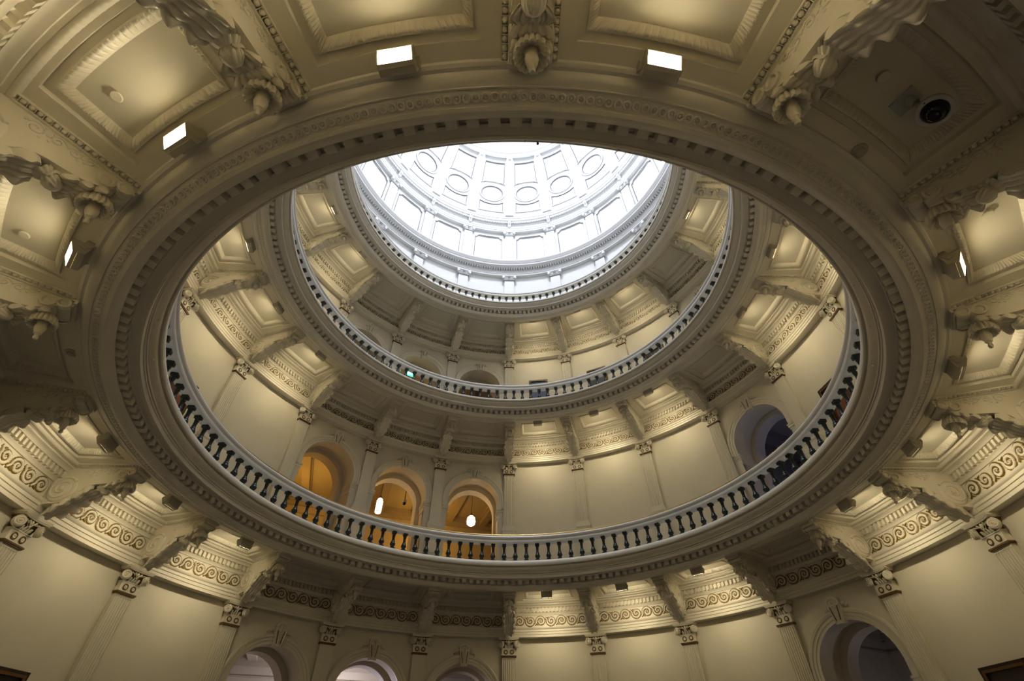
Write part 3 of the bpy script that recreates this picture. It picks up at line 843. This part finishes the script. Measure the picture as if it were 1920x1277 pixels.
# ------------------------------------------------------------------ framed portraits
def portrait_mat(name, coat, skin=(0.40, 0.22, 0.14), bg=(0.05, 0.035, 0.025)):
    m = bpy.data.materials.new(name); m.use_nodes = True
    nt = m.node_tree; b = nt.nodes['Principled BSDF']; b.inputs['Roughness'].default_value = 0.4
    tc = nt.nodes.new('ShaderNodeTexCoord'); sp = nt.nodes.new('ShaderNodeSeparateXYZ'); nt.links.new(tc.outputs['Generated'], sp.inputs[0])
    def ellipse(cx, cz, ax, az):
        def mth(op, a, c):
            n = nt.nodes.new('ShaderNodeMath'); n.operation = op
            for q, v in enumerate((a, c)):
                if isinstance(v, float): n.inputs[q].default_value = v
                else: nt.links.new(v, n.inputs[q])
            return n.outputs[0]
        x = mth('DIVIDE', mth('SUBTRACT', sp.outputs[0], cx), ax); z = mth('DIVIDE', mth('SUBTRACT', sp.outputs[2], cz), az)
        return mth('LESS_THAN', mth('ADD', mth('MULTIPLY', x, x), mth('MULTIPLY', z, z)), 1.0)
    prev = None
    for (cx, cz, ax, az, col) in [(0.5, 0.12, 0.40, 0.45, coat), (0.5, 0.66, 0.13, 0.15, skin)]:
        mx = nt.nodes.new('ShaderNodeMix'); mx.data_type = 'RGBA'
        if prev is None: mx.inputs[6].default_value = (*bg, 1)
        else: nt.links.new(prev, mx.inputs[6])
        mx.inputs[7].default_value = (*col, 1)
        nt.links.new(ellipse(cx, cz, ax, az), mx.inputs[0]); prev = mx.outputs[2]
    nt.links.new(prev, b.inputs['Base Color'])
    MT[name] = m
portrait_mat('portrait_blue', (0.04, 0.06, 0.17), bg=(0.07, 0.08, 0.13))
portrait_mat('portrait_dark', (0.02, 0.022, 0.03))
portrait_mat('portrait_rust', (0.22, 0.07, 0.03), bg=(0.10, 0.04, 0.02))
def picture(l, k, ztop, wid, hei, canvas, label, gilt=True):
    R = WALLR + RW[l]
    loc, rz = place(k, R - 0.02, ztop)
    p = ob('framed_portrait', None, loc=loc, rz=rz)
    tag(p, label, 'picture', 'framed portraits on the tier walls')
    hw = wid / 2; f = 0.085; mb = MB()
    for x0, x1, z0, z1 in [(-hw, hw, -f, 0), (-hw, hw, -hei, -hei + f), (-hw, -hw + f, -hei + f, -f), (hw - f, hw, -hei + f, -f)]:
        mb.box(x0, x1, -0.085, -0.01, z0, z1)
    for x0, x1, z0, z1 in [(-hw + f * .6, hw - f * .6, -f * 1.15, -f * .6), (-hw + f * .6, hw - f * .6, -hei + f * .6, -hei + f * 1.15), (-hw + f * .6, -hw + f * 1.15, -hei + f, -f), (hw - f * 1.15, hw - f * .6, -hei + f, -f)]:
        mb.box(x0, x1, -0.10, -0.085, z0, z1, 1)
    ob('frame', mb.mesh('frame', ['frame', 'gframe'] if not gilt else ['gframe', 'frame'], 0), p)
    ob('canvas', MB().box(-hw + f, hw - f, -0.045, -0.02, -hei + f, -f).mesh('canvas', canvas, 0), p)
picture(0, -4.5, EYE + 1.76, 0.90, 1.2, 'portrait_dark', 'black framed portrait cut off by the bottom left corner of the picture', False)
picture(0, 4.5, EYE + 1.80, 0.95, 1.2, 'portrait_dark', 'dark framed portrait cut off by the bottom right corner of the picture', False)
picture(1, -4.5, EYE + 8.46, 0.92, 1.25, 'portrait_rust', 'dark framed portrait behind the balustrade at the far left, second tier', False)
picture(1, 4.5, EYE + 8.49, 0.95, 1.25, 'portrait_rust', 'dark framed portrait behind the balustrade at the far right, second tier', False)
picture(2, 0.5, EYE + 14.85, 0.92, 1.25, 'portrait_blue', 'gilt framed portrait on the third tier, first bay right of centre')
picture(2, 1.5, EYE + 14.85, 0.95, 1.25, 'portrait_dark', 'gilt framed portrait on the third tier, second bay right of centre')
picture(2, 2.5, EYE + 14.62, 0.92, 1.25, 'portrait_dark', 'gilt framed portrait on the third tier, third bay right of centre')

# ------------------------------------------------------------------ drum, attic and dome
def Zc(z): return z + EYE
DW = MB().lathe([(8.97, Zc(17.4)), (8.97, Zc(19)), (8.97, Zc(21)), (8.97, Zc(22.9))]).mesh('drum_wall', 'white')
tag(ob('wall_drum', DW), 'smooth white wall of the drum behind the smallest balustrade', 'wall', kind='structure')
DENT = [(8.99, 22.86), (8.76, 22.86), (8.76, 22.98), (8.735, 22.99), (8.735, 23.09), (8.70, 23.12), (8.69, 23.15), (8.78, 23.155), (8.78, 23.26), (8.74, 23.28), (8.72, 23.30),
        (8.72, 23.42), (8.60, 23.43), (8.58, 23.46), (8.43, 23.47), (8.415, 23.58), (8.39, 23.60), (8.36, 23.68), (8.315, 23.75), (8.30, 23.80), (8.31, 23.86), (8.36, 23.88), (8.80, 23.86), (8.82, 23.95), (8.87, 23.98)]
t7 = ob('trim_7', MB().lathe([(r, Zc(z)) for r, z in DENT]).mesh('drum_cornice', 'white', 30))
tag(t7, 'white dentilled cornice running round the drum below the panels', 'cornice', kind='structure')
dm = MB()
for j in range(360):
    dm.box(-0.043, 0.043, 8.61, 8.73, Zc(23.31), Zc(23.42), 0, Matrix.Rotation(-2 * pi * j / 360, 4, 'Z'))
ob('dentil_course', dm.mesh('dentil_course', 'white', 0), t7)['kind'] = 'stuff'

# attic wall with its panels
aw = ob('wall_attic', MB().lathe([(8.87, Zc(23.9)), (8.87, Zc(26)), (8.87, Zc(27.6))]).mesh('attic_wall', 'white'))
tag(aw, 'white attic wall with outlined panels above the drum cornice', 'wall', kind='structure')
def attic_panel():
    mb = MB(); R = 8.87; hw, zb, zt, ch = 0.90, 24.05, 27.0, 0.22
    loop = [(-hw, zb), (hw, zb), (hw, zt - ch), (hw - 0.10, zt - ch + 0.02), (hw - ch, zt), (-hw + ch, zt), (-hw + 0.10, zt - ch + 0.02), (-hw, zt - ch)]
    W3 = lambda s, z, d: ((R - d) * sin(s / R), (R - d) * cos(s / R), Zc(z))
    big = [(x * 1.13, z + (0.13 if z > 25.5 else -0.05)) for x, z in loop]
    n = len(loop)
    rows = [[W3(x, z, d) for x, z in L] for L, d in [(big, -0.01), (big, 0.07), (loop, 0.10), (loop, 0.03)]]
    mb.grid(rows, cv=True)
    inner = []
    for q in range(9):
        s = -hw + 2 * hw * q / 8
        top = zt - max(0, abs(s) - (hw - ch))
        inner.append([W3(s, zb, 0.03), W3(s, top, 0.03)])
    mb.grid(inner)
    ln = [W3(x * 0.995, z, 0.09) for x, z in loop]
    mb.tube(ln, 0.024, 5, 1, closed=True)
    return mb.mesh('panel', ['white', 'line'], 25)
AP = attic_panel()
for i in range(-6, 6):
    ob('panel', AP, aw, rz=-BAY * (i + 0.5))
AENT = [(8.89, 27.58), (8.66, 27.58), (8.66, 27.72), (8.63, 27.74), (8.63, 27.88), (8.60, 27.92), (8.58, 27.98), (8.68, 27.99), (8.68, 28.30), (8.64, 28.33), (8.62, 28.46), (8.52, 28.50),
        (8.50, 28.62), (8.44, 28.66), (8.42, 28.78), (8.44, 28.86), (8.40, 28.90), (8.40, 29.06), (8.47, 29.12)]
t8 = ob('trim_8', MB().lathe([(r, Zc(z)) for r, z in AENT]).mesh('attic_cornice', 'white', 30))
tag(t8, 'white cornice with small brackets at the foot of the dome', 'cornice', kind='structure')
lb = MB()
for j in range(300):
    T = Matrix.Rotation(-2 * pi * j / 300, 4, 'Z')
    lb.add([T @ Vector(p) for p in [(-0.065, 8.50, Zc(28.60)), (0.065, 8.50, Zc(28.60)), (0.05, 8.49, Zc(28.42)), (0.0, 8.47, Zc(28.34)), (-0.05, 8.49, Zc(28.42)), (0.0, 8.44, Zc(28.50))]],
           [(0, 1, 5), (1, 2, 5), (2, 3, 5), (3, 4, 5), (4, 0, 5)])
ob('leaf_band', lb.mesh('leaf_band', 'white', 0), t8)['kind'] = 'stuff'
cons = MB().prism([(0.0, 28.05), (-0.06, 28.0), (-0.14, 28.06), (-0.13, 28.2), (-0.19, 28.3), (-0.24, 28.45), (-0.25, 28.62), (0.0, 28.62)], -0.11, 0.11)
cons.ball((0, -0.10, 28.02), 0.07, 8, 5); cons.ball((0, -0.20, 28.36), 0.06, 8, 5)
cons.box(-0.15, 0.15, -0.28, 0.0, 28.62, 28.80)
cons = cons.mesh('bracket', 'white', 30)
for k in range(-6, 7):
    loc, rz = place(k, 8.68, EYE); ob('console', cons, t8, loc, rz)

# upper pilasters of drum and attic
def up_pil(z0, zc, hw, capw, BK):
    o = {}
    o['shaft'] = MB().box(-hw, hw, 0.0, BK, z0, zc).box(-hw + 0.08, hw - 0.08, -0.012, 0.0, z0 + 0.1, zc - 0.12).mesh('shaft', 'white', 0)
    mb = MB().box(-hw - 0.03, hw + 0.03, -0.03, BK, zc, zc + 0.05, 1)
    mb.grid([[(-hw, BK, zc + 0.05), (-hw, -0.02, zc + 0.05), (hw, -0.02, zc + 0.05), (hw, BK, zc + 0.05)],
             [(-capw, BK, zc + 0.33), (-capw, -0.12, zc + 0.33), (capw, -0.12, zc + 0.33), (capw, BK, zc + 0.33)]])
    mb.box(-capw - 0.03, capw + 0.03, -0.15, BK, zc + 0.33, zc + 0.40)
    for s in (-1, 1):
        mb.rev([(0.0, 0.05), (0.09, 0.04), (0.10, -0.06), (0.0, -0.06)], 14, 0, Matrix.Translation((s * (capw - 0.05), -0.11, zc + 0.23)) @ Matrix.Rotation(pi / 2, 4, 'X'))
    for x in (-0.18, -0.09, 0, 0.09, 0.18):
        mb.tube([(x, -0.03, zc + 0.06), (x * 1.05, -0.07, zc + 0.14), (x * 1.1, -0.11, zc + 0.18)], [0.03, 0.035, 0.012], 6)
    for a in (-40, 0, 40):
        mb.tube([(0, -0.08, zc + 0.16), (0.12 * sin(rad(a)), -0.13, zc + 0.17 + 0.12 * cos(rad(a)))], [0.02, 0.012], 5, 1)
    o['capital'] = mb.mesh('capital', ['white', 'line'], 30)
    return o
UD = up_pil(17.52, 22.43, 0.29, 0.39, 0.118); UE = up_pil(24.0, 27.16, 0.27, 0.37, 0.106)
for k in range(-5, 6):
    for o_, r, nm, tn in [(UD, 8.84, 'drum', 'tall'), (UE, 8.75, 'attic', 'short')]:
        loc, rz = place(k, r, EYE)
        p = ob('pilaster', None, loc=loc, rz=rz)
        tag(p, f'{tn} white pilaster with leafy capital on the {nm} wall, {at_k(k)}', 'pilaster', f'white pilasters of the {nm}')
        ob('shaft', o_['shaft'], p); ob('capital', o_['capital'], p)

# dome shell
DC, DRAD = 29.0, 8.45
prof = []
for j in range(0, 40):
    el = rad(-2.0 + 77.5 * j / 39); prof.append((DRAD * cos(el), Zc(DC + DRAD * sin(el))))
dome = ob('ceiling_dome', MB().lathe(prof, 160).mesh('dome', 'white', 40))
tag(dome, 'white ribbed dome with oval and trapezoid panels at the top', 'dome', kind='structure')
def sp(kf, el, h): 
    q = DRAD - h; e = rad(el); t = kf * BAY
    return (q * cos(e) * sin(t), q * cos(e) * cos(t), Zc(DC + q * sin(e)))
rib = MB(); rows = []
for j in range(25):
    el = 1.0 + 38.0 * j / 24; wq = 0.105
    rows.append([sp(-wq * 1.25, el, -0.02), sp(-wq * 1.25, el, 0.05), sp(-wq, el, 0.06), sp(-wq, el, 0.13), sp(wq, el, 0.13), sp(wq, el, 0.06), sp(wq * 1.25, el, 0.05), sp(wq * 1.25, el, -0.02)])
rib.grid(rows); rib.add(rows[0], [tuple(range(8))]); rib.add(rows[-1], [tuple(range(8))]); rib = rib.mesh('rib', 'white', 25)
knob = MB().ball((0, 0, 0), 0.16, 12, 7).mesh('knob', 'white', 60)
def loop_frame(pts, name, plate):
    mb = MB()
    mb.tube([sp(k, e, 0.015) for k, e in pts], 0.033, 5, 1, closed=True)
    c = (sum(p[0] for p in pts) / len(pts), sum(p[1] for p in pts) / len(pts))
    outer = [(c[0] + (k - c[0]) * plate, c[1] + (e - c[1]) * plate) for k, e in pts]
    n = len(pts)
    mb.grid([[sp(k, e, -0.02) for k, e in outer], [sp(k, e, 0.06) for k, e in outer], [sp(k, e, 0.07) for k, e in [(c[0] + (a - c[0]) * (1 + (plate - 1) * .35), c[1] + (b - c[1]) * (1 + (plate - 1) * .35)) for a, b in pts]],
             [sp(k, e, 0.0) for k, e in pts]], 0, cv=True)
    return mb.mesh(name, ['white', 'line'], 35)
def dense(poly, n=6):
    out = []
    for a, b in zip(poly, poly[1:] + poly[:1]):
        out += [(a[0] + (b[0] - a[0]) * j / n, a[1] + (b[1] - a[1]) * j / n) for j in range(n)]
    return out
oval = [(0.30 * cos(2 * pi * j / 32), 17.4 + 4.4 * sin(2 * pi * j / 32)) for j in range(32)]
trap = dense([(-0.33, 23.6), (-0.2, 24.6), (0.0, 25.0), (0.2, 24.6), (0.33, 23.6), (0.33, 35.6), (-0.33, 35.6)], 3)
lowp = dense([(-0.32, 4.6), (0.32, 4.6), (0.32, 11.4), (0.18, 10.4), (0.0, 10.0), (-0.18, 10.4), (-0.32, 11.4)], 3)
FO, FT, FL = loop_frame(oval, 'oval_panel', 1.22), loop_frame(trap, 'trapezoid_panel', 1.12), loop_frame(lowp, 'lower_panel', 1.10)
for k in range(20):
    r_ = ob('rib', rib, dome, rz=-BAY * k)
    ob('knob', knob, r_, sp(0, 38.2, 0.06))
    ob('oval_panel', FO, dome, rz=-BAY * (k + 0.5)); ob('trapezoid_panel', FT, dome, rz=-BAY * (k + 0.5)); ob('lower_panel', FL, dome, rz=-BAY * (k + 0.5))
ringp = [(DRAD * cos(rad(e)) - d * cos(rad(e)), Zc(DC + (DRAD - d) * sin(rad(e)))) for e, d in [(38.6, -0.02), (38.6, 0.12), (39.6, 0.16), (40.6, 0.10), (41.4, 0.14), (42.2, 0.10), (42.6, -0.02)]]
ob('crown_moulding', MB().lathe(ringp, 160).mesh('crown_moulding', 'white', 30), dome)

sk = ob('window_1', MB().lathe([(0.0, 0.0), (1.0, 0.0), (2.02, 0.0)], 48).mesh('skylight', 'sky', 0), loc=(0, 0, Zc(DC + DRAD * sin(rad(75.5)) + 0.25)))
tag(sk, 'round daylight glass in the crown of the dome', 'skylight', kind='structure')
ob('window_frame', MB().lathe([(2.12, -0.30), (2.0, -0.26), (2.0, 0.0), (2.14, 0.02), (2.12, -0.30)], 64).mesh('window_frame', 'white', 30), sk)

# unseen light strip added on the drum ledge to brighten the dome, and one floodlight standing on it
cl = ob('added_cove_fill', MB().lathe([(8.52, Zc(23.93)), (8.60, Zc(23.93)), (8.60, Zc(23.91)), (8.52, Zc(23.91)), (8.52, Zc(23.93))], 40).mesh('added_cove_fill', 'cove_fill', 0))
tag(cl, 'added cool white light strip, unseen on the ledge under the dome', 'light')
loc, rz = place(4.17, 8.46, Zc(23.92))
p = ob('floodlight', None, loc=loc, rz=rz)
tag(p, 'glaring floodlight on the drum ledge at the upper right of the dome', 'floodlight')
ob('housing', MB().box(-0.22, 0.22, -0.05, 0.10, 0.12, 0.50).box(-0.26, -0.22, -0.03, 0.05, -0.02, 0.35).box(0.22, 0.26, -0.03, 0.05, -0.02, 0.35).box(-0.26, 0.26, -0.03, 0.05, -0.04, 0.0).mesh('housing', 'camw', 0), p)
ob('added_top_glow', MB().box(-0.19, 0.19, -0.03, 0.08, 0.502, 0.512).mesh('added_top_glow', 'strip', 0), p)  # glowing top face added to brighten the attic wall beside the floodlight
ob('glass', MB().box(-0.19, 0.19, -0.062, -0.05, 0.15, 0.47).mesh('glass', 'strip', 0), p)

# ------------------------------------------------------------------ fittings on the lowest gallery ceiling
capm = MB().rev([(0.0, -0.035), (0.050, -0.035), (0.056, -0.030), (0.056, -0.020), (0.020, -0.018), (0.020, 0.002)], 18).mesh('cover_plate', 'cream', 40)
for i, dk, r in [(-9, 0.645, 8.11), (-8, 0.655, 8.13), (8, 0.62, 8.09), (7, 0.62, 8.06), (-10, 0.63, 8.1), (9, 0.63, 8.1)]:
    loc, rz = place(i + dk, r, DZ[0] + SOF + 0.1155)
    p = ob('sprinkler_cap', None, loc=loc, rz=rz)
    tag(p, f'small round cream sprinkler cap on the lowest coffered ceiling, {at_bay(i)}', 'sprinkler', 'sprinkler caps on the coffers')
    ob('cover_plate', capm, p)
    ob('neck', MB().rev([(0.028, -0.019), (0.030, 0.0), (0.05, 0.001)], 14).mesh('neck', 'lamp', 40), p)
for i in (8, -7):
    loc, rz = place(i + 0.47, 7.52, DZ[0] + SOF)
    p = ob('smoke_detector', None, loc=loc, rz=rz)
    tag(p, f'round beige smoke detector on the lowest gallery ceiling, {at_bay(i)}', 'detector', 'smoke detectors of the lowest gallery')
    ob('base', MB().rev([(0.0, -0.018), (0.078, -0.018), (0.085, -0.010), (0.085, 0.0)], 20).mesh('base', 'lamp', 40), p)
    ob('sensor', MB().rev([(0.0, -0.05), (0.040, -0.046), (0.050, -0.034), (0.054, -0.018)], 18).mesh('sensor', 'lamp', 40), p)

# security camera on its angled mount, bay 8 of the lowest gallery
loc, rz = place(8.455, 8.07, DZ[0] + SOF + 0.115)
p = ob('security_camera', None, loc=loc, rz=rz)
tag(p, 'white security camera with dark dome on the shaded coffer at upper right', 'camera')
ob('mount_plate', MB().box(-0.10, 0.10, -0.13, 0.10, -0.014, 0.0).mesh('mount_plate', 'camw', 0), p)
ob('arm', MB().tube([(0.0, 0.0, -0.01), (-0.02, 0.01, -0.10), (-0.06, 0.03, -0.16)], 0.045, 10).mesh('arm', 'camw', 40), p)
T = Matrix.Translation((-0.12, 0.05, -0.235)) @ Matrix.Rotation(rad(-24), 4, 'Y') @ Matrix.Rotation(rad(-14), 4, 'X')
hd = ob('head', MB().rev([(0.0, 0.11), (0.075, 0.105), (0.115, 0.075), (0.142, 0.02), (0.150, -0.03), (0.146, -0.045), (0.112, -0.052), (0.106, -0.045)], 28, 0, T).mesh('head', 'camw', 40), p)
ob('dome', MB().rev([(0.108, -0.046), (0.098, -0.085), (0.07, -0.115), (0.035, -0.13), (0.0, -0.135)], 24, 0, T).mesh('dome', 'camg', 60), hd)
ob('screw', MB().rev([(0.0, -0.058), (0.006, -0.056), (0.006, -0.05)], 8, 0, T @ Matrix.Translation((0.13, 0, 0))).mesh('screw', 'dark', 0), hd)

# small fitting on the near edge of the opening
loc, rz = place(9.93, 6.535, DZ[0] + 5.24)
p = ob('edge_knob', MB().ball((0, 0, -0.02), 0.016, 8, 5).rev([(0.009, -0.02), (0.009, 0.03)], 8).mesh('edge_knob', 'bronze', 50), loc=loc, rz=rz)
tag(p, 'tiny dark knob on the near edge of the lowest opening', 'knob')
